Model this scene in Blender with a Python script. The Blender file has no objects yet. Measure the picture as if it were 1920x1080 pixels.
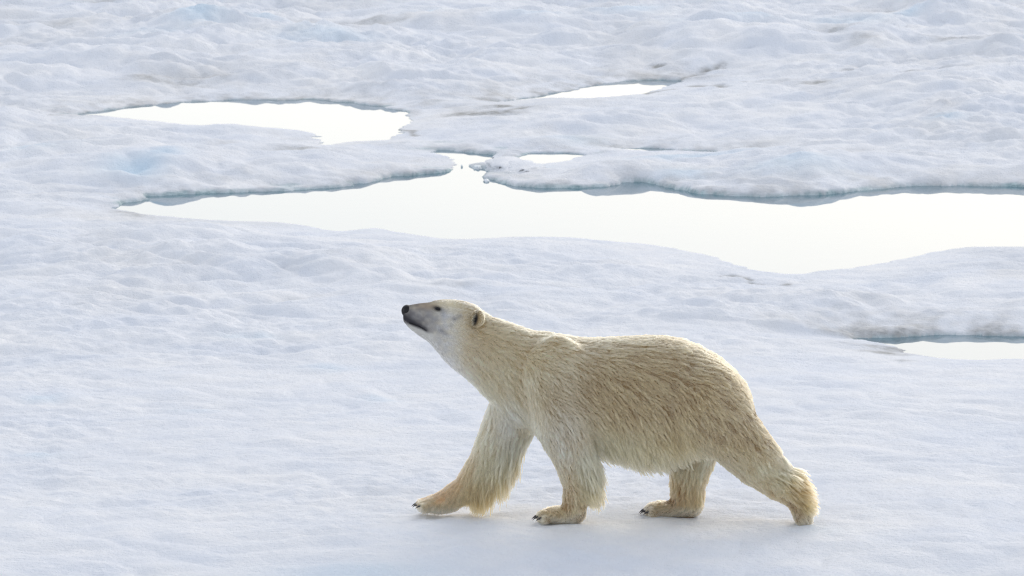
import bpy, math, random
import numpy as np
from mathutils import Vector, kdtree, noise as mnoise

R = math.radians
rng = np.random.default_rng(7)
scene = bpy.context.scene
col = scene.collection

# ------------------------------------------------------------------ camera
CAM = np.array([-0.67, -45.0, 7.0])
FPX = 12880.0                      # focal length in photo pixels (1920 wide)
PITCH = math.atan2(7.0, 45.0) - math.atan((973 - 540) / FPX)
cam_d = bpy.data.cameras.new("camera")
cam = bpy.data.objects.new("camera", cam_d)
col.objects.link(cam)
cam_d.sensor_width = 36.0
cam_d.lens = FPX / 1920 * 36.0
cam.location = CAM
cam.rotation_euler = (R(90) - PITCH, 0, 0)
cam_d.clip_start = 1.0
cam_d.clip_end = 6000.0
cam_d.dof.use_dof = True
cam_d.dof.focus_distance = 45.4
cam_d.dof.aperture_fstop = 13.0
scene.camera = cam

# ------------------------------------------------------------------ light
SUN_EL, SUN_AZ = 24.0, 18.0        # the veiled sun stands behind the bear, a little to the right
world = bpy.data.worlds.new("World")
scene.world = world
world.use_nodes = True
wn, wl = world.node_tree.nodes, world.node_tree.links
bg = wn["Background"]
bg.inputs["Strength"].default_value = 0.13
sky = wn.new("ShaderNodeTexSky")
sky.sky_type = 'NISHITA'
sky.sun_disc = False
sky.sun_elevation = R(SUN_EL)
sky.sun_rotation = R(SUN_AZ)
sky.air_density = 1.0
sky.dust_density = 1.5
sky.ozone_density = 1.5
veil = wn.new("ShaderNodeMix")     # thin high overcast over the clear sky
veil.data_type = 'RGBA'
veil.inputs[0].default_value = 0.68
tcw = wn.new("ShaderNodeTexCoord")
sepw = wn.new("ShaderNodeSeparateXYZ")
wl.new(tcw.outputs["Generated"], sepw.inputs[0])
vr = wn.new("ShaderNodeValToRGB")  # overcast: bright ice blink low down, greyer cloud overhead
vr.color_ramp.interpolation = 'EASE'
vr.color_ramp.elements[0].position = 0.0
vr.color_ramp.elements[0].color = (.99, 1.0, 1.08, 1)
vr.color_ramp.elements[1].position = 1.0
vr.color_ramp.elements[1].color = (.56, .585, .635, 1)
e_ = vr.color_ramp.elements.new(.38)
e_.color = (.74, .76, .815, 1)
wl.new(sepw.outputs[2], vr.inputs[0])
vsc = wn.new("ShaderNodeVectorMath")
vsc.operation = 'SCALE'
vsc.inputs[3].default_value = 9.0
wl.new(vr.outputs[0], vsc.inputs[0])
wl.new(vsc.outputs[0], veil.inputs[7])
wl.new(sky.outputs[0], veil.inputs[6])
wl.new(veil.outputs[2], bg.inputs["Color"])

sun_d = bpy.data.lights.new("sun", 'SUN')
sun_d.energy = .78
sun_d.angle = R(32)
sun_d.color = (1.0, 0.93, 0.83)
sun = bpy.data.objects.new("sun", sun_d)
col.objects.link(sun)
sv = Vector((math.sin(R(SUN_AZ)) * math.cos(R(SUN_EL)), math.cos(R(SUN_AZ)) * math.cos(R(SUN_EL)), math.sin(R(SUN_EL))))
sun.rotation_euler = sv.to_track_quat('Z', 'Y').to_euler()
sun.location = (20, 60, 40)

vs = scene.view_settings
scene.display_settings.display_device = 'sRGB'
vs.view_transform = 'Standard'
vs.look = 'None'
vs.gamma = 1.0
vs.exposure = 0.26
vs.use_curve_mapping = False

# ------------------------------------------------------------------ helpers
WL = -0.22                          # water level of the melt ponds; the bear stands at z = 0


def ground_at(px, py, z=WL):
    """point of the plane z under a photo pixel"""
    u = (px - 960.0) / FPX
    v = (540.0 - py) / FPX
    cp, sp = math.cos(PITCH), math.sin(PITCH)
    d = np.array([u, cp + v * sp, -sp + v * cp])
    t = (z - CAM[2]) / d[2]
    return (CAM + d * t)[:2]


def catmull(pts, n=5):
    P = np.asarray(pts, float)
    out = []
    m = len(P)
    for i in range(m):
        p0, p1, p2, p3 = P[i - 1], P[i], P[(i + 1) % m], P[(i + 2) % m]
        for k in range(n):
            t = k / n
            out.append(0.5 * ((2 * p1) + (-p0 + p2) * t + (2 * p0 - 5 * p1 + 4 * p2 - p3) * t * t + (-p0 + 3 * p1 - 3 * p2 + p3) * t ** 3))
    return np.array(out)


def perlin(x, y, seed=0):
    xi = np.floor(x).astype(np.int64)
    yi = np.floor(y).astype(np.int64)
    xf, yf = x - xi, y - yi

    def g(ix, iy):
        h = (ix * 374761393 + iy * 668265263 + seed * 1274126177) & 0xFFFFFFFF
        h = ((h ^ (h >> 13)) * 1274126177) & 0xFFFFFFFF
        a = ((h ^ (h >> 16)) & 0xFFFF) / 65536.0 * 2 * math.pi
        return np.cos(a), np.sin(a)

    u = xf * xf * xf * (xf * (xf * 6 - 15) + 10)
    v = yf * yf * yf * (yf * (yf * 6 - 15) + 10)
    r = []
    for dx, dy in ((0, 0), (1, 0), (0, 1), (1, 1)):
        gx, gy = g(xi + dx, yi + dy)
        r.append(gx * (xf - dx) + gy * (yf - dy))
    a = r[0] + u * (r[1] - r[0])
    b = r[2] + u * (r[3] - r[2])
    return (a + v * (b - a)) * 1.5


def sstep(a, b, x):
    t = np.clip((x - a) / (b - a), 0, 1)
    return t * t * (3 - 2 * t)


def mesh_from(name, verts, faces, mat=None, parent=None, smooth=True):
    me = bpy.data.meshes.new(name)
    verts = np.asarray(verts, np.float32)
    faces = np.asarray(faces, np.int32)
    k = faces.shape[1]
    me.vertices.add(len(verts))
    me.vertices.foreach_set("co", verts.ravel())
    me.loops.add(faces.size)
    me.loops.foreach_set("vertex_index", faces.ravel())
    me.polygons.add(len(faces))
    me.polygons.foreach_set("loop_start", np.arange(0, faces.size, k, dtype=np.int32))
    me.polygons.foreach_set("use_smooth", np.full(len(faces), smooth))
    me.update(calc_edges=True)
    o = bpy.data.objects.new(name, me)
    col.objects.link(o)
    if mat:
        me.materials.append(mat)
    if parent:
        o.parent = parent
    return o


def tag(o, label=None, cat=None, group=None, kind=None):
    for k, v in (("label", label), ("category", cat), ("group", group), ("kind", kind)):
        if v:
            o[k] = v
    return o


def new_mat(name):
    m = bpy.data.materials.new(name)
    m.use_nodes = True
    return m, m.node_tree.nodes, m.node_tree.links, m.node_tree.nodes["Principled BSDF"]


# ------------------------------------------------------------------ melt ponds (outlines at the water level)
POND_PX = [
    [(140, 217), (200, 207), (260, 199), (330, 193), (420, 189), (500, 188), (580, 187), (640, 191), (690, 197), (730, 205), (765, 213), (768, 222), (755, 232), (745, 245), (735, 258), (720, 263), (690, 264), (650, 267), (610, 272), (600, 260), (575, 248), (540, 242), (480, 239), (420, 238), (350, 234), (290, 227), (230, 221), (180, 220)],
    [(220, 387), (260, 376), (320, 366), (380, 362), (450, 360), (540, 358), (600, 354), (680, 346), (730, 334), (800, 326), (845, 319), (840, 303), (828, 292), (815, 283), (850, 283), (900, 288), (928, 292), (915, 300), (885, 310), (905, 318), (915, 335), (935, 347), (985, 351), (1040, 352), (1100, 354), (1150, 347), (1190, 343), (1230, 347), (1280, 358), (1330, 365), (1400, 368), (1500, 367), (1600, 360), (1650, 354), (1700, 350), (1800, 349), (1920, 351), (2080, 352), (2080, 462), (1920, 462), (1850, 463), (1800, 465), (1750, 473), (1700, 485), (1650, 494), (1600, 502), (1550, 508), (1490, 515), (1430, 509), (1390, 499), (1340, 484), (1290, 470), (1220, 459), (1140, 452), (1060, 445), (980, 444), (900, 447), (840, 447), (780, 441), (720, 430), (690, 429), (640, 434), (600, 429), (560, 422), (500, 416), (430, 415), (370, 411), (300, 405), (240, 397)],
    [(1600, 636), (1640, 633), (1700, 631), (1800, 629), (1900, 631), (2060, 632), (2060, 674), (1920, 674), (1820, 674), (1760, 671), (1710, 663), (1680, 650), (1640, 642)],
    [(925, 191), (985, 185), (1040, 175), (1090, 166), (1140, 156), (1200, 151), (1250, 151), (1275, 152), (1262, 158), (1235, 167), (1200, 177), (1150, 182), (1090, 184), (1050, 183), (1000, 185), (950, 191)],
    [(955, 297), (990, 289), (1040, 287), (1090, 290), (1065, 300), (1030, 306), (990, 308)],
    [(1150, 278), (1240, 280), (1300, 283), (1350, 286), (1400, 288), (1350, 288.5), (1290, 286), (1220, 282.5)],
]
PONDS = [catmull([ground_at(*p) for p in pl], 5) for pl in POND_PX]


def pond_sdf(x, y, poly):
    """signed distance (negative inside) and the y part of the outward direction"""
    best = np.full(x.shape, 1e9)
    by = np.zeros(x.shape)
    inside = np.zeros(x.shape, bool)
    n = len(poly)
    for i in range(n):
        ax, ay = poly[i]
        bx, by_ = poly[(i + 1) % n]
        ex, ey = bx - ax, by_ - ay
        L = ex * ex + ey * ey + 1e-12
        t = np.clip(((x - ax) * ex + (y - ay) * ey) / L, 0, 1)
        dx, dy = x - ax - t * ex, y - ay - t * ey
        d = dx * dx + dy * dy
        m = d < best
        best = np.where(m, d, best)
        by = np.where(m, dy, by)
        c = (ay > y) != (by_ > y)
        if c.any():
            xs = ax + (y - ay) * ex / (ey if abs(ey) > 1e-12 else 1e-12)
            inside ^= c & (x < xs)
    d = np.sqrt(best)
    ny = by / np.maximum(d, 1e-6)
    return np.where(inside, -d, d), np.where(inside, -ny, ny)


# hummocks read off the photograph: (px, py of the crest, half width px, half depth m, height m)
HUMPS = [
    (400, 48, 120, 1.6, .17), (470, 38, 90, 1.3, .13), (640, 66, 150, 2.0, .14), (200, 88, 150, 2.0, .14), (560, 105, 190, 1.6, .10),
    (1330, 52, 170, 2.2, .24), (1560, 58, 170, 1.8, .26), (1800, 15, 160, 2.2, .28), (1010, 105, 170, 2.4, .16), (1020, 50, 90, 1.6, .12),
    (250, 285, 90, 1.3, .16), (320, 290, 70, .9, .14), (520, 285, 160, 1.4, .14), (700, 290, 110, 1.0, .13), (560, 246, 50, .5, .07),
    (430, 245, 120, .9, .06), (1170, 288, 60, .9, .15), (1270, 295, 70, .8, .15), (1480, 272, 110, 1.5, .17), (1620, 292, 120, 1.2, .14),
    (1440, 338, 100, .6, .05), (1560, 330, 80, .6, .08), (1780, 300, 130, 1.2, .14), (1060, 310, 60, .6, .10), (990, 318, 50, .4, .06),
    (1700, 160, 220, 2.2, .10), (1880, 90, 110, 1.6, .16), (1150, 225, 200, 1.8, .08), (1800, 225, 160, 1.5, .10), (950, 250, 140, 1.0, .06),
    (1760, 480, 170, 1.6, .05), (1880, 590, 110, .8, .10), (1700, 598, 70, .5, .05), (60, 190, 120, 2.0, .08), (90, 320, 120, 1.4, .08),
    (760, 540, 200, 1.0, .03), (950, 525, 190, .9, .04), (1010, 452, 150, .8, .05), (720, 440, 80, .6, .04), (420, 690, 200, .8, .025),
]
# blue hollows (melt tint plus bluish shade painted into the snow colour) and dirty, bare patches read off the photograph: (px, py, half width px, half height px, strength)
DIRT = [
    (320, 141, 75, 7, .7), (400, 135, 60, 6, .4), (150, 200, 40, 9, .9), (220, 190, 110, 7, .6), (110, 205, 30, 6, .7), (330, 180, 120, 5, .4), (600, 182, 110, 5, .45), (720, 200, 40, 5, .7),
    (560, 262, 70, 5, .6), (420, 250, 60, 6, .4), (650, 320, 120, 9, .35), (790, 300, 50, 8, .45), (330, 355, 110, 9, .5), (240, 372, 45, 8, .6), (900, 193, 70, 5, .8), (960, 184, 45, 4, .9),
    
    (1530, 153, 42, 3, .85), (1610, 124, 22, 3, .9), (1680, 40, 60, 5, .6), (1740, 30, 40, 4, .7), (1650, 22, 50, 5, .5), (1700, 148, 90, 4, .5),
    (1820, 92, 110, 6, .5), (1850, 105, 70, 5, .5), (1570, 82, 40, 6, .5), (1620, 95, 40, 4, .5), (660, 45, 110, 5, .5), (580, 40, 60, 5, .4), (80, 50, 90, 8, .35), (170, 10, 40, 5, .6),
    (1500, 145, 110, 7, .35), (1790, 215, 50, 8, .3), (1600, 270, 80, 6, .3), (1370, 485, 20, 2, .4), (1475, 508, 12, 1.2, .9),
    (1750, 619, 150, 9, 1.0), (1640, 630, 60, 5, .7), (1880, 617, 90, 8, .95), (1690, 652, 24, 3, .6), (860, 538, 70, 4, .25), (600, 560, 60, 4, .2), (1200, 160, 50, 2.5, .6),
]
BLUE = [
    (385, 52, 55, 10, .9), (300, 68, 60, 6, .6), (600, 72, 90, 8, .5), (250, 300, 65, 10, 1.), (300, 290, 45, 6, .7), (70, 268, 60, 7, .5), (500, 45, 30, 4, .6), (790, 22, 50, 3, .6),
    (980, 38, 60, 6, .5), (1180, 18, 60, 6, .6), (1400, 55, 130, 9, .6), (1600, 50, 80, 8, .5), (1700, 45, 30, 4, .7), (1300, 300, 50, 7, .6), (1500, 300, 90, 9, .55), (1440, 345, 90, 7, .4),
    (1150, 285, 40, 6, .6), (1690, 330, 110, 8, .4), (1080, 232, 50, 7, .4), (1780, 220, 40, 6, .6), (960, 275, 70, 6, .6), (1290, 272, 120, 4, .6), (430, 620, 40, 6, .35), (480, 618, 30, 5, .4),
    (75, 745, 40, 7, .45), (60, 848, 50, 7, .4), (590, 680, 50, 8, .35), (720, 740, 40, 7, .3), (350, 765, 45, 6, .25), (680, 1060, 140, 15, .5), (1540, 990, 60, 10, .25), (440, 345, 90, 9, .4),
]

CRACKS = [  # dark open cracks: polyline on the photo, half width m, depth m
    ([(1212, 122), (1232, 125), (1262, 121), (1290, 118), (1310, 113), (1328, 109)], .07, .06), ([(1222, 103), (1232, 106), (1244, 106)], .05, .04), ([(1342, 109), (1352, 107), (1362, 109)], .05, .04),
    ([(1296, 134), (1322, 136), (1352, 137), (1385, 136), (1415, 138)], .05, .04), ([(1198, 148), (1222, 142), (1243, 139), (1262, 138)], .06, .05), ([(1245, 150), (1290, 151), (1322, 150), (1362, 153)], .06, .05),
    ([(1424, 151), (1440, 150), (1450, 152)], .06, .05), ([(1590, 124), (1610, 125), (1628, 124)], .06, .05), ([(925, 191), (955, 188), (985, 183), (1010, 178)], .07, .03),
    ([(1362, 488), (1385, 489), (1402, 491), (1412, 494)], .035, .04), ([(1405, 497), (1420, 499), (1432, 500)], .03, .03), ([(1466, 507), (1478, 508)], .03, .03), ([(700, 204), (735, 207), (762, 213), (782, 222)], .05, .03),
]
# ------------------------------------------------------------------ ground sheet
xin = np.linspace(-8.2, 8.2, 860)
xo = 8.2 + np.cumsum(np.geomspace(0.05, 260, 60))
gx = np.concatenate([-xo[::-1], xin, xo])
yin = [-4.0]
while yin[-1] < 52:
    yin.append(yin[-1] + 0.0245 * ((45 + yin[-1]) / 41.0) ** 1.25)
yin = np.array(yin)
yo1 = -4.0 - np.cumsum(np.geomspace(0.06, 160, 45))
yo2 = yin[-1] + np.cumsum(np.geomspace(0.1, 260, 60))
gy = np.concatenate([yo1[::-1], yin, yo2])
# the columns open with the distance, as the land in view does
X, Y = np.meshgrid(gx, gy)
fan = np.clip((45 + Y) / 90.0, 0.5, 1.0)
X = CAM[0] + X * np.where(np.abs(X) < 8.2, fan, 1) + np.where(np.abs(X) >= 8.2, (fan - 1) * 8.2 * np.sign(X), 0)
NX, NY = len(gx), len(gy)

core = (np.abs(X) < 11) & (Y > -9) & (Y < 60)
xc, yc = X[core], Y[core]
D = np.full(xc.shape, 4.0)
NYD = np.zeros(xc.shape)
LIP = np.zeros(xc.shape)
bank = np.full(xc.shape, .22)
calm = np.ones(xc.shape)
jit = 0.10 * perlin(xc / .5, yc / .5, 31) + 0.055 * perlin(xc / .16, yc / .16, 32) + 0.012 * perlin(xc / .06, yc / .06, 33)
LIP_H = [.014, .034, .024, .010, .012, .008]
RISE = [3.6, 2.2, .9, 6.0, 4.0, 4.0]
BARE = [.55, .95, .30, .4, .7, .6]
BR = np.zeros(xc.shape)
for poly, lip_h, rise, bare_ in zip(PONDS, LIP_H, RISE, BARE):
    lo, hi = poly.min(0) - 4.2, poly.max(0) + 4.2
    m = (xc > lo[0]) & (xc < hi[0]) & (yc > lo[1]) & (yc < hi[1])
    d, ny = pond_sdf(xc[m], yc[m], poly)
    d = d + jit[m] * np.where(ny < -.2, .5, 1.0)
    dp = np.clip(d, 0, 4)
    fs_ = sstep(-.35, .45, ny)
    if lip_h == LIP_H[1]:           # the bank right of the narrows is the higher one
        rise = 2.0 + 2.2 * sstep(-1.2, -1.6, xc[m])
    lump = lip_h * np.clip(1 + .6 * perlin(xc[m] / 1.1, yc[m] / 1.1, 34) + .5 * perlin(xc[m] / .3, yc[m] / .3, 36), .25, 2)
    steep = lump * (1 - np.exp(-dp / .035)) + (.22 - lump) * (1 - np.exp(-dp / rise)) / (1 - np.exp(-4 / rise))
    gentle = .22 * (1 - np.exp(-dp / 5.0)) / .5507
    bank[m] = np.minimum(bank[m], gentle + (steep - gentle) * fs_)
    c_ = np.where(dp < 4, (1 - np.exp(-dp / np.where(fs_ > .5, .8, 1.7))), 1.0)
    calm[m] = np.minimum(calm[m], c_)
    better = d < D[m]
    D[m] = np.where(better, d, D[m])
    NYD[m] = np.where(better, ny, NYD[m])
    LIP[m] = np.where(better, lip_h, LIP[m])
    BR[m] = np.where(better, bare_, BR[m])

# relief of the old melting snow
far = sstep(6, 16, yc)
nz = np.zeros_like(xc)
wx = xc + .35 * perlin(xc / 1.7, yc / 1.7, 3)
wy = yc + .35 * perlin(xc / 1.7, yc / 1.7, 4)
patch = sstep(-.2, .5, perlin(xc / 3.1, yc / 4.0, 17))
nz += (.040 + .05 * far) * perlin(wx / 5.0, wy / 5.0, 11)
nz += (.036 + .160 * far) * (np.abs(perlin(wx / 3.0, wy / 2.3, 12)) - .3)
nz += (.033 + .100 * far) * (np.abs(perlin(wx / 1.35, wy / 1.1, 13)) - .3)
nz += (.034 + .030 * far) * (np.abs(perlin(wx / .48, wy / .52, 14)) - .3)
nz += (.010 + .014 * far) * (.55 + .8 * patch) * perlin(xc / .22, yc / .24, 15)
nz += (.0055 + .0050 * far) * (.45 + .9 * patch) * perlin(xc / .10, yc / .11, 16)
nz += (.006 + .040 * far) * (.3 - np.abs(perlin(wx / .85 + 5, wy / .7, 22))) * (.4 + patch)
nz += patch * .008 * perlin(xc / .13, yc / .15, 18)
nz += .0022 * perlin(xc / .052, yc / .06, 20)
nz -= .018 * sstep(.25, .6, perlin(wx / .6, wy / .45, 21)) * (.5 + far)
for (px, py, hw, hd, hh) in HUMPS:
    # the crest stands hh above the plain, so the foot of the mound is traced a little nearer
    gxp, gyp = ground_at(px, py + hh * .5 * 200 * 45 / 60, 0.0)
    wxm = hw / FPX * (45 + gyp)
    r2 = ((wx - gxp) / wxm) ** 2 + ((wy - gyp) / hd) ** 2
    nz += hh * .85 * np.exp(-r2 * 1.1) * (1 + .5 * perlin(wx / .7, wy / .8, 19))
base = 0.0
bear_flat = np.exp(-((xc - 0.0) / 2.2) ** 4 - ((yc + 0.05) / .8) ** 4)
fine = .022 * (np.abs(perlin(wx / .55, wy / .6, 14)) - .3) + .010 * perlin(xc / .22, yc / .24, 15) + .005 * perlin(xc / .10, yc / .11, 16) - .002

crack = np.zeros_like(xc)
for pts, cw, cd in CRACKS:
    P2 = np.array([ground_at(a, b, -.02) for a, b in pts])
    m = (xc > P2[:, 0].min() - .5) & (xc < P2[:, 0].max() + .5) & (yc > P2[:, 1].min() - .6) & (yc < P2[:, 1].max() + .6)
    qx, qy = xc[m] + .5 * jit[m], yc[m] + .8 * jit[m]
    dd = np.full(qx.shape, 9.0)
    for (a0, a1), (b0, b1) in zip(P2[:-1], P2[1:]):
        t = np.clip(((qx - a0) * (b0 - a0) + (qy - a1) * (b1 - a1)) / ((b0 - a0) ** 2 + (b1 - a1) ** 2), 0, 1)
        dd = np.minimum(dd, np.hypot(qx - a0 - t * (b0 - a0), qy - a1 - t * (b1 - a1)))
    g_ = np.exp(-(dd / cw) ** 2) * np.clip(.85 + .8 * perlin(xc[m] / .25, yc[m] / .25, 61), 0, 1)
    nz[m] -= cd * g_
    crack[m] = np.maximum(crack[m], g_)
# banks: steep and bare on the far side, a long soft slope on the near side
Dp = np.maximum(D, 0)
farside = sstep(-.25, .35, NYD)
h_out = WL + bank + nz * calm
h_out = h_out * (1 - bear_flat) + fine * bear_flat - .10 * sstep(-.55, -2.2, yc) * sstep(-6, -1, xc)
h_out = np.where(D > 0, np.maximum(h_out, WL + .006 * np.minimum(1, Dp / .02)), h_out)
h_in = WL + np.maximum(D, -.35) * .9 - .01
hz = np.where(D > 0, h_out, h_in)
Z = np.zeros_like(X)
nout = .12 * perlin(X / 5.0, Y / 5.0, 11) + .1 * (np.abs(perlin(X / 2.3, Y / 2.6, 12)) - .3)
Z[:] = nout * .8
edge = np.minimum(sstep(11, 9, np.abs(xc)), np.minimum(sstep(-9, -7, yc), sstep(60, 57, yc)))
Z[core] = Z[core] * (1 - edge) + hz * edge

dirt = np.zeros_like(X)
blue = np.zeros_like(X)
ice = np.zeros_like(X)
brk = .55 + .9 * perlin(xc / .35, yc / .6, 41) + .6 * perlin(xc / .12, yc / .2, 42)


def spots(lst, z0):
    a = np.zeros_like(xc)
    for (px, py, hw, hh, s) in lst:
        k = .12 if hh < 4 else .5
        qx, qy = (1 - k) * xc + k * wx, (1 - k) * yc + k * wy
        gxp, gyp = ground_at(px, py, z0)
        _, gy0 = ground_at(px, py + hh, z0)
        wxm = hw / FPX * (45 + gyp)
        r2 = ((qx - gxp) / wxm) ** 2 + ((qy - gyp) / max(gyp - gy0, .11)) ** 2
        a = np.maximum(a, s * np.exp(-r2 * 1.1))
    return a


dm = spots(DIRT, -.05) * .85
dm = dm * np.clip(brk + .3 + .6 * dm, 0, 1.5)
shore = np.exp(-Dp / .5) * farside * (.95 - .55 * BR) * np.clip(brk, 0, 1)
grime = .13 * far * sstep(.25, .75, perlin(xc / 1.6, yc / 3.0, 43) + .3 * brk)
dirt[core] = np.clip(np.maximum(np.maximum(dm, shore), crack) + grime, 0, 1) * (D < 4.5)
blue[core] = np.clip(spots(BLUE, 0.0), 0, 1)
above = h_out - WL
icem = (1 - sstep(LIP * .5, LIP * 1.15, above + .012 * perlin(xc / .2, yc / .2, 35))) * sstep(-.1, .3, NYD) * (D < .8) * BR * np.clip(.55 + .8 * perlin(xc / .8, yc / .8, 44) + .5 * perlin(xc / .22, yc / .22, 45), .1, 1.1)
ice[core] = np.clip(np.where(D > 0, icem, 1.0), 0, 1)

idx = np.arange(NX * NY).reshape(NY, NX)
faces = np.stack([idx[:-1, :-1], idx[:-1, 1:], idx[1:, 1:], idx[1:, :-1]], -1).reshape(-1, 4)

snow, n, l, bsdf = new_mat("old_snow")
bsdf.inputs["Roughness"].default_value = .75
bsdf.inputs["Specular IOR Level"].default_value = .18
geo = n.new("ShaderNodeNewGeometry")


def attr(nodes, name):
    a = nodes.new("ShaderNodeAttribute")
    a.attribute_name = name
    return a


def mixc(nodes, links, fac, a, b):
    m = nodes.new("ShaderNodeMix")
    m.data_type = 'RGBA'
    for sock, v in ((0, fac), (6, a), (7, b)):
        if isinstance(v, (int, float)):
            m.inputs[sock].default_value = v
        elif isinstance(v, tuple):
            m.inputs[sock].default_value = v + (1,)
        else:
            links.new(v, m.inputs[sock])
    return m.outputs[2]


def tex_noise(nodes, links, scale, detail=3, rough=.55, vec=None):
    t = nodes.new("ShaderNodeTexNoise")
    t.inputs["Scale"].default_value = scale
    t.inputs["Detail"].default_value = detail
    t.inputs["Roughness"].default_value = rough
    if vec:
        links.new(vec, t.inputs["Vector"])
    return t.outputs["Fac"]


def ramp(nodes, links, val, lo, hi, a=0.0, b=1.0):
    m = nodes.new("ShaderNodeMapRange")
    m.inputs[1].default_value, m.inputs[2].default_value = lo, hi
    m.inputs[3].default_value, m.inputs[4].default_value = a, b
    links.new(val, m.inputs[0])
    return m.outputs[0]


pos = geo.outputs["Position"]
tone = ramp(n, l, tex_noise(n, l, .9, 4, .6, pos), .35, .68)
c = mixc(n, l, tone, (.80, .83, .88), (.91, .91, .91))
c = mixc(n, l, attr(n, "blue").outputs["Fac"], c, (.62, .76, .87))
dn = ramp(n, l, tex_noise(n, l, 14, 5, .7, pos), .3, .7)
dcol = mixc(n, l, dn, (.19, .19, .175), (.48, .475, .45))
dmul = n.new("ShaderNodeMath")
dmul.operation = 'MULTIPLY'
l.new(attr(n, "dirt").outputs["Fac"], dmul.inputs[0])
l.new(ramp(n, l, tex_noise(n, l, 9, 4, .7, pos),   .3, .6, .5, 1.0), dmul.inputs[1])
c = mixc(n, l, dmul.outputs[0], c, dcol)
icol = mixc(n, l, ramp(n, l, tex_noise(n, l, 8, 4, .7, pos), .35, .65), (.20, .32, .34), (.58, .70, .71))
c = mixc(n, l, attr(n, "ice").outputs["Fac"], c, icol)
l.new(c, bsdf.inputs["Base Color"])
bmp = n.new("ShaderNodeBump")
bmp.inputs["Strength"].default_value = 1.0
bmp.inputs["Distance"].default_value = .022
l.new(tex_noise(n, l, 22, 5, .65, pos), bmp.inputs["Height"])
l.new(bmp.outputs[0], bsdf.inputs["Normal"])

ground = mesh_from("snow_ground", np.stack([X, Y, Z], -1).reshape(-1, 3), faces, snow)
for nm, arr in (("dirt", dirt), ("blue", blue), ("ice", ice)):
    at = ground.data.attributes.new(nm, 'FLOAT', 'POINT')
    at.data.foreach_set("value", arr.ravel().astype(np.float32))
tag(ground, "wide sheet of old rippled white snow on sea ice", "snow", kind="structure")

# ------------------------------------------------------------------ water of the ponds
water, n, l, bsdf = new_mat("melt_water")
bsdf.inputs["Base Color"].default_value = (.10, .20, .25, 1)
bsdf.inputs["Roughness"].default_value = .015
bsdf.inputs["IOR"].default_value = 1.333
bmp = n.new("ShaderNodeBump")
bmp.inputs["Strength"].default_value = .05
bmp.inputs["Distance"].default_value = .004
geo = n.new("ShaderNodeNewGeometry")
l.new(tex_noise(n, l, 2.2, 3, .5, geo.outputs["Position"]), bmp.inputs["Height"])
l.new(bmp.outputs[0], bsdf.inputs["Normal"])
POND_LABELS = [
    "oval melt pond mirroring white sky, far left of the ice",
    "long broad melt channel crossing the ice behind the bear",
    "small melt pond at the right edge behind the hind leg",
    "thin sliver of melt water under the dark cracks",
    "tiny water patch beside the lump of ice in the channel",
    "hair thin lead of water along the hummocks right of the channel",
]
for poly, lab in zip(PONDS, POND_LABELS):
    cen = poly.mean(0)
    nrm = np.roll(poly, -1, 0) - np.roll(poly, 1, 0)
    nrm = np.stack([nrm[:, 1], -nrm[:, 0]], 1)
    nrm /= np.linalg.norm(nrm, axis=1)[:, None] + 1e-9
    area = 0.5 * np.sum(poly[:, 0] * np.roll(poly[:, 1], -1) - np.roll(poly[:, 0], -1) * poly[:, 1])
    grown = poly + nrm * .18 * (1 if area > 0 else -1)
    me = bpy.data.meshes.new("water")
    me.from_pydata([(p[0], p[1], WL) for p in grown], [], [list(range(len(grown)))])
    me.materials.append(water)
    wo = bpy.data.objects.new("water", me)
    col.objects.link(wo)
    if me.polygons[0].normal.z < 0:
        me.flip_normals()
    tag(wo, lab, "pond", "melt ponds in the ice", "structure")

# ------------------------------------------------------------------ loose ice in the channel
icem_, n, l, bsdf = new_mat("bare_ice")
geo = n.new("ShaderNodeNewGeometry")
f = ramp(n, l, tex_noise(n, l, 7, 4, .6, geo.outputs["Position"]), .35, .65)
l.new(mixc(n, l, f, (.55, .66, .69), (.85, .87, .88)), bsdf.inputs["Base Color"])
bsdf.inputs["Roughness"].default_value = .6
bmp = n.new("ShaderNodeBump")
bmp.inputs["Strength"].default_value = .6
bmp.inputs["Distance"].default_value = .02
l.new(tex_noise(n, l, 18, 4, .6, geo.outputs["Position"]), bmp.inputs["Height"])
l.new(bmp.outputs[0], bsdf.inputs["Normal"])


def ice_lump(px, py, sx, sy, sz, seed, label, nseg=40):
    cx, cy = ground_at(px, py)
    vs_, fs = [], []
    rings = 14
    for i in range(rings + 1):
        th = math.pi * i / rings
        for j in range(nseg):
            ph = 2 * math.pi * j / nseg
            p = Vector((math.sin(th) * math.cos(ph), math.sin(th) * math.sin(ph), math.cos(th)))
            k = 1 + .28 * mnoise.noise(p * 1.6 + Vector((seed, 0, 0))) + .16 * mnoise.noise(p * 4 + Vector((0, seed, 0)))
            vs_.append((p.x * sx * k, p.y * sy * k, p.z * sz * k))
    for i in range(rings):
        for j in range(nseg):
            a, b = i * nseg + j, i * nseg + (j + 1) % nseg
            fs.append((a, a + nseg, b + nseg, b))
    o = mesh_from("ice_lump", vs_, fs, snow if sz > .07 else icem_)
    o.location = (cx, cy, WL)
    tag(o, label, "ice", "loose ice in the melt channel")


ice_lump(948, 314, .24, .6, .085, 1.3, "largest snowy lump of ice standing in the channel narrows")
ice_lump(978, 319, .24, .5, .075, 4.1, "low lump of ice joined right of the largest lump")
ice_lump(895, 315, .05, .14, .03, 2.2, "small ice bit at the left foot of the largest lump")
ice_lump(912, 340, .035, .10, .022, 5.7, "small floating ice bit below the largest lump", 16)
ice_lump(866, 313, .012, .05, .022, 8.9, "speck of ice alone in the middle of the narrows", 16)

# ------------------------------------------------------------------ the polar bear: implicit body
BS, BC, PYG, PPM = .1537, .988, 973.0, 283.0


def bw(px, py, y):
    return np.array([(px - 1150) / PPM, y, ((PYG - py) / PPM - y * BS) / BC])


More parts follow.
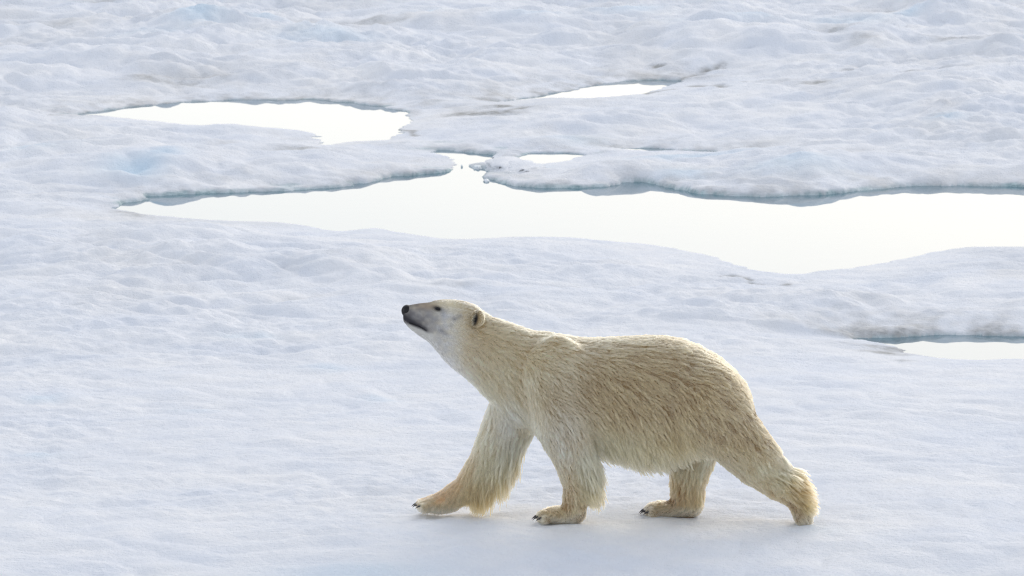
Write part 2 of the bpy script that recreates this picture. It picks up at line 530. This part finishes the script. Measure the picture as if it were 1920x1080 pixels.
TOR = np.array([  # px, top, bottom, half width (m), fur allowance (px)
    (757, 579, 604, .030, 1), (762, 574, 609, .042, 1), (770, 571.5, 618, .050, 1), (780, 569.3, 626, .056, 1.5), (790, 568, 633, .062, 1.5), (800, 567, 639, .069, 1.5), (809, 566, 647, .079, 2), (814, 563, 653, .080, 2),
    (822, 561.8, 662, .094, 2.5), (835, 560.5, 678, .110, 3), (850, 560.5, 691, .122, 3), (870, 563, 706, .132, 3.5), (890, 570, 722, .138, 4), (905, 581, 738, .142, 5), (920, 590, 752, .150, 6), (940, 597, 768, .165, 6), (965, 606, 786, .190, 6),
    (1000, 618, 806, .235, 6), (1030, 621, 820, .265, 6), (1055, 625, 832, .285, 6), (1085, 631, 842, .30, 6), (1125, 631, 852, .315, 7), (1160, 629, 864, .330, 7), (1200, 627, 874, .345, 8), (1240, 627, 874, .35, 8),
    (1275, 632, 862, .35, 7), (1310, 645, 850, .335, 7), (1340, 662, 838, .315, 7), (1370, 685, 818, .275, 7), (1392, 709, 800, .22, 6), (1406, 734, 792, .16, 6), (1417, 760, 786, .09, 4)], float)
LEGS = {  # px, py, radius px, y (m); root first
    'front_near': [(1035, 700, 62, -.15), (1052, 785, 60, -.175), (1076, 855, 46, -.185), (1086, 905, 37, -.18), (1078, 943, 30, -.17), (1078, 962, 23, -.165)],
    'front_far': [(985, 745, 66, .12), (948, 805, 51, .15), (915, 865, 41, .16), (876, 912, 31, .16), (848, 929, 27, .16), (822, 939, 20, .16)],
    'hind_far': [(1310, 785, 75, .13), (1300, 848, 49, .16), (1291, 900, 39, .16), (1290, 938, 36, .16), (1292, 950, 28, .16)],
    'hind_near': [(1318, 752, 80, -.16), (1368, 810, 64, -.19), (1416, 862, 54, -.2), (1458, 902, 41, -.2), (1486, 930, 28, -.2), (1500, 958, 18, -.2), (1505, 972, 13, -.2)],
}
INS = {'front_near': 7, 'front_far': 7, 'hind_far': 6, 'hind_near': 7}
BONES = {k: [(bw(a, b, y), (r - INS[k] * min(1, r / 30)) / PPM) for a, b, r, y in v] for k, v in LEGS.items()}


def smin(a, b, k):
    h = np.clip(.5 + .5 * (b - a) / k, 0, 1)
    return b + (a - b) * h - k * h * (1 - h)


def torso_sdf(P):
    px = P[..., 0] * PPM + 1150
    ins = np.interp(px, TOR[:, 0], TOR[:, 4]) * .62
    top = (PYG - np.interp(px, TOR[:, 0], TOR[:, 1]) - ins) / PPM / BC
    bot = (PYG - np.interp(px, TOR[:, 0], TOR[:, 2]) + ins + 13 * sstep(1080, 1160, px) * sstep(1400, 1330, px)) / PPM / BC
    hy = np.interp(px, TOR[:, 0], TOR[:, 3]) - ins / PPM * .6
    cz, hh = (top + bot) / 2, np.maximum((top - bot) / 2, .004)
    q = 2.25
    e = (np.abs((P[..., 2] - cz) / hh) ** q + np.abs(P[..., 1] / hy) ** q) ** (1 / q)
    d = (e - 1) * np.minimum(hh, hy)
    x0, x1 = (757 - 1150) / PPM, (1417 - 1150) / PPM
    return np.maximum(-smin(-d, x1 - P[..., 0], .07), x0 - P[..., 0])


def cone_sdf(P, a, ra, b, rb):
    ab = b - a
    t = np.clip(((P - a) @ ab) / (ab @ ab), 0, 1)
    c = a + t[..., None] * ab
    return np.linalg.norm(P - c, axis=-1) - (ra + (rb - ra) * t)


def chain_sdf(P, ch):
    d = None
    for (a, ra), (b, rb) in zip(ch[:-1], ch[1:]):
        e = cone_sdf(P, a, ra, b, rb)
        d = e if d is None else np.minimum(d, e)
    return d


def ell(P, c, r, rot=0.0):
    q = P - np.asarray(c)
    if rot:
        cr, sr = math.cos(rot), math.sin(rot)
        q = np.stack([q[..., 0] * cr + q[..., 2] * sr, q[..., 1], -q[..., 0] * sr + q[..., 2] * cr], -1)
    r = np.asarray(r)
    k = np.linalg.norm(q / r, axis=-1)
    return (k - 1) * r.min()


# paws: list of (centre, radii, tilt) and toes with claws
PAWS, TOES = [], []


def paw(px, py, y, length, tilt=0.0, n=5, toe_r=.030, width=.105, thick=.052):
    """px,py = toe tip on the photo; the sole runs back to the right"""
    tip = bw(px, py, y)
    ax = np.array([math.cos(tilt), 0, math.sin(tilt)])
    up = np.array([-math.sin(tilt), 0, math.cos(tilt)])
    c = tip + ax * (length * .55) + up * thick * .87
    PAWS.append((c, (length * .55, width * .92, thick), tilt))
    for k in range(n):
        f = (k - (n - 1) / 2) / ((n - 1) / 2)
        p = tip + ax * (toe_r + .028 * f * f) + up * (toe_r * .95) + np.array([0, f * width * .8, 0])
        TOES.append((p, toe_r, ax, up))


paw(1008, 977.5, -.17, .26)
paw(782, 953.5, .16, .22, tilt=R(-5), thick=.046, toe_r=.028)
paw(1210, 966, .16, .27)
PAWS.append((bw(1504, 970, -.2), (.034, .072, .055), R(70)))
for k in range(4):
    f = (k - 1.5) / 1.5
    TOES.append((bw(1496, 977, -.2) + np.array([0, f * .06, .012]), .026, None, None))

EAR_C = [bw(896, 598.5, -.134), np.array([(896 - 1150) / PPM, .125, bw(896, 598, -.125)[2] - .05])]


def bear_sdf(P):
    d = torso_sdf(P)
    # shoulder blade, haunch, brow and cheeks
    for s in (-1, 1):
        d = smin(d, ell(P, (bw(1052, 701, -.2) * (1, 0, 1) + (0, s * .2, -.085 if s > 0 else 0)), (.17, .095, .25), R(12)), .06)
        d = smin(d, ell(P, (bw(1318, 762, -.17) * (1, 0, 1) + (0, s * .20, -.08 if s > 0 else 0)), (.22, .115, .21), R(-35)), .07)
        d = smin(d, ell(P, (bw(830, 573, 0) + (0, s * .055, 0)), (.045, .03, .024)), .03)
        d = smin(d, ell(P, (bw(845, 620, 0) + (0, s * .085, 0)), (.10, .05, .10)), .05)
    for k, ch in BONES.items():
        e = chain_sdf(P, ch)
        d = smin(d, e, .045 if k == 'front_near' else .07 if 'near' in k else .05)
    for c, r, t in PAWS:
        d = smin(d, ell(P, c, r, t), .045)
    for p, r, ax, up in TOES:
        d = smin(d, ell(P, p, (r * 1.15, r * .85, r)), .012)
    for i, c in enumerate(EAR_C):
        s = -1 if i == 0 else 1
        d = smin(d, ell(P, c + np.array([.0, s * .012, 0]), (.047, .036, .060), R(-14)), .014)
        cup = ell(P, c + np.array([-.018, s * .034, -.002]), (.020, .022, .034), R(-14))
        d = -smin(-d, cup, .012)
    return d


H = .0125
lo = np.array([-1.46, -.50, -.02])
hi = np.array([1.40, .50, 1.56])
nn = np.ceil((hi - lo) / H).astype(int) + 1
ax_ = [lo[i] + H * np.arange(nn[i]) for i in range(3)]
V = np.empty(nn, np.float32)
for s in range(0, nn[0], 24):
    G = np.stack(np.meshgrid(ax_[0][s:s + 24], ax_[1], ax_[2], indexing='ij'), -1)
    V[s:s + 24] = bear_sdf(G)


def surface_nets(V, lo, H):
    ins = V < 0
    nx, ny, nz_ = V.shape
    acc = np.zeros((nx - 1, ny - 1, nz_ - 1, 3), np.float32)
    cnt = np.zeros((nx - 1, ny - 1, nz_ - 1), np.float32)
    sl = lambda o, s: slice(o, s - 1 + o)
    corners = [(i, j, k) for i in (0, 1) for j in (0, 1) for k in (0, 1)]
    for a in corners:
        for axis in range(3):
            if a[axis]:
                continue
            b = list(a)
            b[axis] = 1
            va = V[sl(a[0], nx), sl(a[1], ny), sl(a[2], nz_)]
            vb = V[sl(b[0], nx), sl(b[1], ny), sl(b[2], nz_)]
            m = (va < 0) != (vb < 0)
            t = np.where(m, va / np.where(va == vb, 1, va - vb), 0)
            p = np.zeros(va.shape + (3,), np.float32)
            for q in range(3):
                p[..., q] = a[q]
            p[..., axis] = t
            acc += np.where(m[..., None], p, 0)
            cnt += m
    act = cnt > 0
    ids = np.full(act.shape, -1)
    ids[act] = np.arange(act.sum())
    cell = np.argwhere(act)
    v = (cell + acc[act] / cnt[act][:, None]) * H + lo
    F = []
    for axis in range(3):
        s0 = [slice(None)] * 3
        s1 = [slice(None)] * 3
        s0[axis], s1[axis] = slice(0, -1), slice(1, None)
        A, B = ins[tuple(s0)], ins[tuple(s1)]
        e = np.argwhere(A != B)
        u, w = (axis + 1) % 3, (axis + 2) % 3
        e = e[(e[:, u] > 0) & (e[:, w] > 0) & (e[:, u] < V.shape[u] - 1) & (e[:, w] < V.shape[w] - 1)]
        sg = A[tuple(e.T)]
        q = []
        for du, dw in ((-1, -1), (0, -1), (0, 0), (-1, 0)):
            c = e.copy()
            c[:, u] += du
            c[:, w] += dw
            q.append(ids[tuple(c.T)])
        q = np.stack(q, 1)
        q[~sg] = q[~sg][:, ::-1]
        F.append(q)
    return v, np.concatenate(F)


bv, bf = surface_nets(V, lo, H)
# light smoothing
for it in range(2):
    s = np.zeros_like(bv)
    cn = np.zeros(len(bv))
    for a, b in ((0, 1), (1, 2), (2, 3), (3, 0)):
        for p, q in ((a, b), (b, a)):
            np.add.at(s, bf[:, p], bv[bf[:, q]])
            np.add.at(cn, bf[:, p], 1)
    bv = bv * .5 + .5 * s / cn[:, None]

root = bpy.data.objects.new("polar_bear", None)
col.objects.link(root)
root.location.z = -.004
tag(root, "cream polar bear striding left across the snow, muzzle raised", "polar bear")


# ---- colour of the coat
def lerp(a, b, t):
    return a + (b - a) * t[:, None]


def leg_info(P):
    d = np.stack([chain_sdf(P, ch) for ch in BONES.values()], 1)
    return d


def px_of(P):
    return P[:, 0] * PPM + 1150, PYG - (P[:, 2] * BC + P[:, 1] * BS) * PPM


def coat(P):
    """albedo of the coat and hair length factor masks at surface points"""
    n_ = len(P)
    px = P[:, 0] * PPM + 1150
    pyc = PYG - (P[:, 2] * BC) * PPM - 0.0
    pyn = PYG - (P[:, 2] * BC - np.abs(P[:, 1]) * BS) * PPM      # as drawn on the near side
    c = np.tile(np.array([.82, .60, .315]), (n_, 1))
    c = lerp(c, np.array([.86, .79, .61]), sstep(.55, .35, P[:, 2]) * sstep(1000, 1100, px) * .0)
    face = sstep(905, 850, px)
    c = lerp(c, np.array([.84, .76, .54]), face * .8)
    cheek = sstep(880, 840, px) * sstep(570, 590, pyn)
    c = lerp(c, np.array([.62, .61, .585]), np.clip(cheek * (.75 + .35 * perlin(px / 10.0, pyn / 10.0, 53)), 0, 1))
    mott = perlin(px / 11.0 + P[:, 1] * 9, pyn / 8.0, 51) + .6 * perlin(px / 4.5, pyn / 4.0 + P[:, 1] * 30, 52)
    muz = sstep(846, 798, px + 16 * mott) * (.85 + .3 * mott)
    c = lerp(c, np.array([.19, .18, .185]), np.clip(muz, 0, 1) * .9)
    br = np.exp(-((px - 803) / 22) ** 2 - ((pyn - 574) / 7) ** 2)
    c = lerp(c, np.array([.52, .36, .22]), br * .4)
    my = np.interp(px, [752, 757, 765, 775, 790, 800, 806], [594, 597, 604, 609, 614.5, 620, 622])
    dy = pyn - my
    up_s = np.interp(px, [757, 772, 785, 800], [20, 16, 10, 4.5])
    lip = np.where(dy < 0, np.exp(-np.abs(dy / up_s) ** 1.7), np.exp(-(dy / 2.6) ** 2)) * sstep(808, 798, px)
    chin = sstep(760, 772, px) * sstep(835, 805, px) * sstep(1, 6, dy)
    c = lerp(c, np.array([.70, .68, .62]), chin * .85)
    c = lerp(c, np.array([.045, .043, .05]), np.clip(lip * 1.1, 0, .97))
    eye = np.exp(-((px - 822) / 9.5) ** 2 - ((pyn - 580 - (px - 822) * .25) / 4.6) ** 2)
    c = lerp(c, np.array([.05, .045, .04]), np.clip(eye * 1.3, 0, 1))
    bag = np.exp(-((px - 832) / 6) ** 2 - ((pyn - 590) / 12) ** 2)
    c = lerp(c, np.array([.40, .41, .44]), bag * .6)
    for (sx, sy, sr, st) in ((853, 599, 6, .5), (862, 594, 5, .4), (830, 622, 7, .5), (838, 628, 5, .4), (818, 600, 6, .3), (846, 612, 5, .3)):
        c = lerp(c, np.array([.22, .22, .24]), min(1, st * 1.5) * np.exp(-((px - sx) / sr) ** 2 - ((pyn - sy) / (sr * .7)) ** 2))
    earm = np.exp(-((px - 892) / 5.5) ** 2 - ((pyn - 601 + (px - 892) * .9) / 11) ** 2) * (np.abs(P[:, 1]) > .10)
    c = lerp(c, np.array([.05, .045, .045]), np.clip(earm * 1.5, 0, 1))
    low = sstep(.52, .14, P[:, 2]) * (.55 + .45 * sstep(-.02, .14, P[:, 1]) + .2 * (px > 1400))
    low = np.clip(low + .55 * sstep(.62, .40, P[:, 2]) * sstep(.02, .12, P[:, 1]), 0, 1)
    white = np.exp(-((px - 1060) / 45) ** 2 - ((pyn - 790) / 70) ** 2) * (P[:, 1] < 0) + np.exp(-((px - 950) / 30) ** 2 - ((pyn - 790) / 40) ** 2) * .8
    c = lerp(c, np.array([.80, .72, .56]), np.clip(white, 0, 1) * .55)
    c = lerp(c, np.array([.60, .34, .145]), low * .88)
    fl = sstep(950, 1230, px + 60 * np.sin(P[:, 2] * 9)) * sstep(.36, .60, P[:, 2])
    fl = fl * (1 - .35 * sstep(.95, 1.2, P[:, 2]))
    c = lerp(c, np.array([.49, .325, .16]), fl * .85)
    heel = sstep(1455, 1495, px) * np.exp(-((pyn - 912) / 42) ** 2)
    c = lerp(c, np.array([.42, .25, .11]), heel * .9)
    toe = sstep(.12, .05, P[:, 2]) * .7
    c = lerp(c, np.array([.66, .52, .34]), toe)
    return c


skin, n, l, bsdf = new_mat("bear_skin")
a = attr(n, "tint")
l.new(a.outputs["Color"], bsdf.inputs["Base Color"])
bsdf.inputs["Roughness"].default_value = .9
bsdf.inputs["Specular IOR Level"].default_value = .1
body = mesh_from("body", bv, bf, skin, root)
bt = body.data.attributes.new("tint", 'FLOAT_COLOR', 'POINT')
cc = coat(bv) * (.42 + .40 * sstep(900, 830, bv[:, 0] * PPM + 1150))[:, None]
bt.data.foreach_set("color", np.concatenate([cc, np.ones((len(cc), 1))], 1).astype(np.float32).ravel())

# ---- fur
tri = np.concatenate([bf[:, [0, 1, 2]], bf[:, [0, 2, 3]]])
A, B, C_ = bv[tri[:, 0]], bv[tri[:, 1]], bv[tri[:, 2]]
fn = np.cross(B - A, C_ - A)
ar = np.linalg.norm(fn, axis=1)
vn = np.zeros_like(bv)
for k in range(3):
    np.add.at(vn, tri[:, k], fn)
vn /= np.linalg.norm(vn, axis=1)[:, None] + 1e-12


def sample(n_, dens):
    w = ar * dens
    t = rng.choice(len(tri), n_, p=w / w.sum())
    u, v = rng.random(n_), rng.random(n_)
    f = u + v > 1
    u[f], v[f] = 1 - u[f], 1 - v[f]
    P = A[t] + (B[t] - A[t]) * u[:, None] + (C_[t] - A[t]) * v[:, None]
    N = vn[tri[t, 0]] * (1 - u - v)[:, None] + vn[tri[t, 1]] * u[:, None] + vn[tri[t, 2]] * v[:, None]
    N /= np.linalg.norm(N, axis=1)[:, None] + 1e-12
    return P, N


tc = (A + B + C_) / 3
tpx = tc[:, 0] * PPM + 1150
dens = np.interp(tpx, [800, 850, 920, 1040], [4.5, 3.0, 1.9, 1.0]) * np.where(tc[:, 1] > .12, .6, 1.0) * np.where(tc[:, 2] < .12, 2.6, np.where(tc[:, 2] < .45, 1.5, 1.0))


def unit(v):
    return v / (np.linalg.norm(v, axis=1)[:, None] + 1e-9)


def groom(P, N):
    """flow direction, length and lift of the fur at surface points"""
    px = P[:, 0] * PPM + 1150
    dl = leg_info(P)
    dt = torso_sdf(P)
    spine = np.interp(px, TOR[:, 0], (PYG - TOR[:, 1]) / PPM / BC)
    belly = np.interp(px, TOR[:, 0], (PYG - TOR[:, 2]) / PPM / BC)
    v = np.clip((spine - P[:, 2]) / np.maximum(spine - belly, .05), 0, 1)
    down = np.interp(v, [0, .15, .45, .8, 1], [.12, .35, .95, 1.8, 2.2])
    down = down * np.interp(px, [755, 850, 900, 980, 1100, 1300, 1420], [.25, .5, .8, .75, 1, .9, .55])
    flow_t = unit(np.stack([np.ones_like(px), np.zeros_like(px), -down], 1))
    wts = [np.exp(-np.clip(dt, 0, 1) / .02)]
    flows = [flow_t]
    legw = np.zeros_like(px)
    for i, (k, ch) in enumerate(BONES.items()):
        best = np.full(len(P), 1e9)
        fd = np.zeros_like(P)
        for (a, ra), (b, rb) in zip(ch[:-1], ch[1:]):
            e = cone_sdf(P, a, ra, b, rb)
            m = e < best
            best = np.where(m, e, best)
            fd[m] = (b - a) / np.linalg.norm(b - a)
        back = {'front_near': .55, 'front_far': .35, 'hind_far': .1, 'hind_near': .15}[k]
        fd = fd + np.array([back, 0, -.35])
        w = np.exp(-np.clip(best, 0, 1) / .02) * sstep(.75, .55, P[:, 2])
        wts.append(w * 1.4)
        flows.append(unit(fd))
        legw = np.maximum(legw, w)
    W = np.stack(wts, 1)
    W = W ** 2
    W /= W.sum(1)[:, None] + 1e-12
    F = sum(W[:, i:i + 1] * flows[i] for i in range(len(flows)))
    legw = 1 - W[:, 0]
    F = F + np.array([.55, 0, .25]) * (sstep(.34, .12, P[:, 2]) * (W[:, 1] + .4 * W[:, 2]) * sstep(-.1, .5, N[:, 0]))[:, None]
    # paws comb forward over the toes
    pw = sstep(.10, .05, P[:, 2])
    isp = pw * (px < 1400)
    F = F * (1 - isp[:, None]) + np.array([-.8, 0, -.5]) * isp[:, None]
    L = np.interp(px, [755, 790, 830, 870, 905, 950, 1050, 1200, 1400], [.009, .011, .018, .026, .038, .046, .052, .056, .056])
    L = L * np.interp(v, [0, .1, .75, 1], [.8, .9, 1.05, 1.35])
    Ll = np.interp(P[:, 2], [0, .05, .12, .25, .5, .7], [.022, .028, .040, .054, .056, .054])
    Ll = Ll * (1 - .30 * sstep(0, -.6, N[:, 0]) * sstep(.6, .4, P[:, 2]))
    L = L * (1 - .6 * sstep(1395, 1412, px))
    L = L * (1 - legw) + Ll * legw
    near = np.argmin(dl, 1)
    rear = sstep(-.1, .6, N[:, 0])
    fringe = rear * legw * np.isin(near, [0, 1]) * np.where(near == 0, sstep(.15, .24, P[:, 2]), sstep(.09, .19, P[:, 2])) * sstep(.62, .4, P[:, 2])
    L = L * (1 - .4 * (near == 0) * legw * rear * sstep(.2, .12, P[:, 2]))
    L = L + np.where(near == 0, .075, .105) * fringe
    hl = (near == 3) * sstep(.42, .34, P[:, 2]) * rear * sstep(.06, .12, P[:, 2])
    L = L + .036 * hl
    F = F + np.array([1.0, 0, .35]) * hl[:, None]
    hf = (near == 2) * legw
    L = L + .012 * hf * sstep(.08, .15, P[:, 2])
    for ec in EAR_C:
        L = np.where(((P - ec) ** 2).sum(1) < .07 ** 2, np.minimum(L, .019), L)
    lift = np.interp(px, [755, 850, 950, 1100], [R(15), R(19), R(18), R(16)])
    lift = lift + R(24) * fringe + R(44) * hl
    lift = lift + R(12) * sstep(.14, .05, P[:, 2])
    bellym = sstep(-.25, -.8, N[:, 2]) * (1 - legw) * sstep(1010, 1120, px)
    lift = lift + R(25) * bellym
    L = L + .036 * bellym
    return F, L, lift, np.maximum(fringe, .8 * bellym * (px > 960)), hl


K = 7
NG, NH = 56000, 560000
gP, gN = sample(NG, dens)
hP, hN = sample(NH, dens)
# bare skin where eye and nose sit


def bare(P):
    px = P[:, 0] * PPM + 1150
    pyn = PYG - (P[:, 2] * BC - np.abs(P[:, 1]) * BS) * PPM
    e = ((px - 822) / 7.5) ** 2 + ((pyn - 580.5 - (px - 822) * .25) / 3.6) ** 2 < 1
    cupm = (((px - 892) / 4.5) ** 2 + ((pyn - 601 + (px - 892) * .9) / 9.5) ** 2 < 1) & (np.abs(P[:, 1]) > .10)
    nose = (px < 769) & (pyn < 597)
    mouth = (np.abs(pyn - (606 + (px - 767) * .42)) < 1.6) & (px < 801)
    return e | cupm | nose | mouth | (P[:, 2] < .006)


k_ = ~bare(hP)
hP, hN = hP[k_], hN[k_]
NH = len(hP)


def strands(P, N, Ls, swirl, jit):
    F, L, lift, fr, hl = groom(P, N)
    L = L * Ls
    T = F - N * (F * N).sum(1)[:, None]
    T = unit(T + 1e-4)
    S = np.cross(N, T)
    T = unit(T + S * np.tan(swirl)[:, None])
    S = np.cross(N, T)
    lift = np.clip(lift + jit, R(4), R(75))
    pts = np.zeros((len(P), K, 3))
    p = P - N * .004
    pts[:, 0] = p
    grav = .10 + .5 * fr + .15 * (L > .06)
    for k in range(1, K):
        t = k / (K - 1)
        an = lift * (1.25 - .75 * t)
        dvec = N * np.sin(an)[:, None] + T * np.cos(an)[:, None]
        dvec = unit(dvec + np.array([0, 0, -1.0]) * (grav * t)[:, None])
        p = p + dvec * (L / (K - 1))[:, None]
        pts[:, k] = p
    return pts, L


gsw = np.array([mnoise.noise(Vector(p) * 3.1) * .35 + mnoise.noise(Vector(p) * 12.0) * .4 for p in gP])
gtone = np.array([mnoise.noise(Vector(p) * 5.0) for p in gP])
gF = groom(gP, gN)[0]
gT = unit(gF - gN * (gF * gN).sum(1)[:, None] + 1e-4)
gstreak = np.zeros(NG)
for k in range(-4, 5):
    q = gP + gT * (.011 * k)
    gstreak += np.array([mnoise.noise(Vector(p) * 60.0) for p in q])
gstreak = np.clip((gstreak - gstreak.mean()) / gstreak.std(), -2.2, 2.2)
wav = rng.uniform(0, 6.28, NG)
gpts, gL = strands(gP, gN, np.where(np.maximum(*groom(gP, gN)[3:]) > .3, rng.uniform(.25, 1.5, NG), rng.uniform(.8, 1.2, NG)) * (1 + .07 * gstreak), gsw + rng.normal(0, .10, NG), rng.normal(0, R(3), NG) + R(3.6) * gstreak)
gS = np.cross(gN, gT)
kk = np.linspace(0, 1, K)
gpts += gS[:, None, :] * (np.sin(kk[None] * 5.5 + wav[:, None]) - np.sin(wav)[:, None])[..., None] * (gL * .045)[:, None, None] * kk[None, :, None]
kd = kdtree.KDTree(NG)
for i in range(NG):
    kd.insert(gP[i], i)
kd.balance()
gi = np.array([kd.find(p)[1] for p in hP])
stray = rng.random(NH) < .05
hpts, hL = strands(hP, hN, rng.uniform(.65, 1.1, NH) * np.where(stray, 1.35, 1), gsw[gi] + rng.normal(0, .10, NH), rng.normal(0, R(5), NH) + R(3.6) * gstreak[gi])
tt = np.linspace(0, 1, K)
_, _, _, hfr, hhl = groom(hP, hN)
cl = np.interp(hP[:, 0] * PPM + 1150, [760, 880, 960, 1050], [.4, .5, .68, .78]) * rng.uniform(.7, 1.0, NH)
cl = np.maximum(cl, .95 * np.clip(np.maximum(hfr, hhl) * 1.5, 0, 1))
w = cl[:, None] * tt[None] ** 1.0
same = (hN * gN[gi]).sum(1) > .2
w = (w * (same & ~stray)[:, None])[..., None]
hpts = hpts * (1 - w) + gpts[gi] * w
hpts += rng.normal(0, 1, hpts.shape) * (tt ** 2)[None, :, None] * np.minimum(.0022, hL * .05)[:, None, None]
hpts[..., 2] = np.maximum(hpts[..., 2], .002)

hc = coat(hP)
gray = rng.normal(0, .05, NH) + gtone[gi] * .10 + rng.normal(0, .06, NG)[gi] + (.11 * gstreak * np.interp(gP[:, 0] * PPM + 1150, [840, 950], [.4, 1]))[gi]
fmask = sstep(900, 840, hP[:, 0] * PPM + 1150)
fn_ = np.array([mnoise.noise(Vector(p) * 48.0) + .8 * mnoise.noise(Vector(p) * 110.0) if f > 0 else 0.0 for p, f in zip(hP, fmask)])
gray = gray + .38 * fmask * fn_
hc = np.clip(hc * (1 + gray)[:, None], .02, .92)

fur_m = bpy.data.materials.new("fur")
fur_m.use_nodes = True
n, l = fur_m.node_tree.nodes, fur_m.node_tree.links
n.remove(n["Principled BSDF"])
hb = n.new("ShaderNodeBsdfHairPrincipled")
hb.parametrization = 'COLOR'
hb.inputs["Roughness"].default_value = .38
hb.inputs["Radial Roughness"].default_value = .55
hb.inputs["Coat"].default_value = 0.0
hb.inputs["IOR"].default_value = 1.45
hb.inputs["Random Roughness"].default_value = .2
l.new(attr(n, "tint").outputs["Color"], hb.inputs["Color"])
l.new(hb.outputs[0], n["Material Output"].inputs["Surface"])

fd = bpy.data.hair_curves.new("fur")
fd.add_curves([K] * NH)
fd.attributes["position"].data.foreach_set("vector", hpts.astype(np.float32).ravel())
ra = fd.attributes.get("radius") or fd.attributes.new("radius", 'FLOAT', 'POINT')
rad = (np.interp(hL, [.01, .04, .08], [.0009, .0012, .0014])[:, None] * np.array([1, 1, .95, .85, .7, .5, .2])[None])
ra.data.foreach_set("value", rad.astype(np.float32).ravel())
ta = fd.attributes.new("tint", 'FLOAT_COLOR', 'CURVE')
ta.data.foreach_set("color", np.concatenate([hc, np.ones((NH, 1))], 1).astype(np.float32).ravel())
fd.materials.append(fur_m)
fur = bpy.data.objects.new("fur", fd)
col.objects.link(fur)
fur.parent = root
fur["kind"] = "stuff"

# ---- nose, eyes, lips, claws
black, n, l, bsdf = new_mat("wet_black")
bsdf.inputs["Base Color"].default_value = (.012, .011, .012, 1)
bsdf.inputs["Roughness"].default_value = .42
bsdf.inputs["Specular IOR Level"].default_value = .22
bmp = n.new("ShaderNodeBump")
bmp.inputs["Strength"].default_value = .4
bmp.inputs["Distance"].default_value = .002
tco = n.new("ShaderNodeTexCoord")
l.new(tex_noise(n, l, 300, 2, .5, tco.outputs["Object"]), bmp.inputs["Height"])
l.new(bmp.outputs[0], bsdf.inputs["Normal"])
claw_m, n, l, bsdf = new_mat("claw_horn")
bsdf.inputs["Base Color"].default_value = (.03, .026, .024, 1)
bsdf.inputs["Roughness"].default_value = .45


def blob(name, c, fun, mat, seg=24, rings=16):
    vs_, fs = [], []
    for i in range(rings + 1):
        th = math.pi * i / rings
        for j in range(seg):
            ph = 2 * math.pi * j / seg
            d = np.array([math.sin(th) * math.cos(ph), math.sin(th) * math.sin(ph), math.cos(th)])
            vs_.append(fun(d))
    for i in range(rings):
        for j in range(seg):
            q, b = i * seg + j, i * seg + (j + 1) % seg
            fs.append((q, q + seg, b + seg, b))
    o = mesh_from(name, vs_, fs, mat, root)
    o.location = c
    return o


def nose_shape(d):
    r = np.array([.037, .043, .041])
    p = d * r
    if d[2] < 0:                                    # narrows towards the lip
        p[1] *= 1 + .35 * d[2]
        p[0] *= 1 + .15 * d[2]
    for s in (-1, 1):                               # the two nostrils are pressed in at the front sides
        nd = np.array([-.72, s * .62, .05])
        nd /= np.linalg.norm(nd)
        g = math.exp(-((d - nd) ** 2).sum() / .09)
        p -= nd * .007 * g
    p -= np.array([-1, 0, 0]) * .005 * math.exp(-(d[1] / .14) ** 2) * (d[0] < 0)
    return p


nose = blob("nose", bw(763.5, 583.5, 0), nose_shape, black, 36, 24)
nose.rotation_euler = (0, R(12), 0)
for s in (-1, 1):
    pe = bw(822, 580.5, -.09)
    # put the eye on the surface: march along y
    ys = np.linspace(.14, .03, 200)
    prof = bear_sdf(np.stack([np.full(200, pe[0]), -ys, np.full(200, pe[2])], 1))
    y_s = ys[np.argmax(prof < 0)]
    e = blob("eye", (pe[0], s * (y_s + .004), pe[2]), lambda d: d * np.array([.0185, .012, .0105]), black, 20, 12)
    e.rotation_euler = (0, R(16), 0)
    # the dark lip line from under the nose to the corner of the mouth
    ts = np.linspace(0, 1, 18)
    ring = []
    for t in ts:
        px, py = 768 + 33 * t, 606 + 14.5 * t - 2.0 * math.sin(t * math.pi)
        p0 = bw(px, py, -.045)
        prof = bear_sdf(np.stack([np.full(200, p0[0]), -ys * .8, np.full(200, p0[2])], 1))
        yy = (ys * .8)[np.argmax(prof < 0)]
        rr = .0055 * (1 - .6 * t)
        for k in range(8):
            an = 2 * math.pi * k / 8
            ring.append((p0[0], s * (yy + .001 + rr * .55 * math.cos(an)), p0[2] + rr * math.sin(an)))
    fs = [(i * 8 + k, i * 8 + (k + 1) % 8, (i + 1) * 8 + (k + 1) % 8, (i + 1) * 8 + k) for i in range(17) for k in range(8)]
    mesh_from("lip", ring, fs, black, root)

claw_me = None
for p, r, ax, up in TOES:
    if ax is None:
        continue
    vs_, fs = [], []
    nr, sg = 7, 8
    for i in range(nr):
        t = i / (nr - 1)
        q = p - ax * (r * .9 + .044 * t) + up * (r * .25 + .004 * math.sin(t * 3) - .020 * t * t)
        rr = .0098 * (1 - t) ** .7 + .0006
        for k in range(sg):
            an = 2 * math.pi * k / sg
            vs_.append(q + up * rr * math.sin(an) + np.array([0, 1, 0]) * rr * .7 * math.cos(an))
    fs = [(i * sg + k, i * sg + (k + 1) % sg, (i + 1) * sg + (k + 1) % sg, (i + 1) * sg + k) for i in range(nr - 1) for k in range(sg)]
    mesh_from("claw", vs_, fs, claw_m, root)

scene.cycles.use_denoising = True
scene.cycles.denoising_prefilter = 'NONE'
scene.cycles.pixel_filter_type = 'BLACKMAN_HARRIS'
scene.cycles.filter_width = 1.25
scene.cycles.max_bounces = 16
scene.cycles.diffuse_bounces = 4
scene.cycles.glossy_bounces = 8
scene.cycles.transmission_bounces = 10
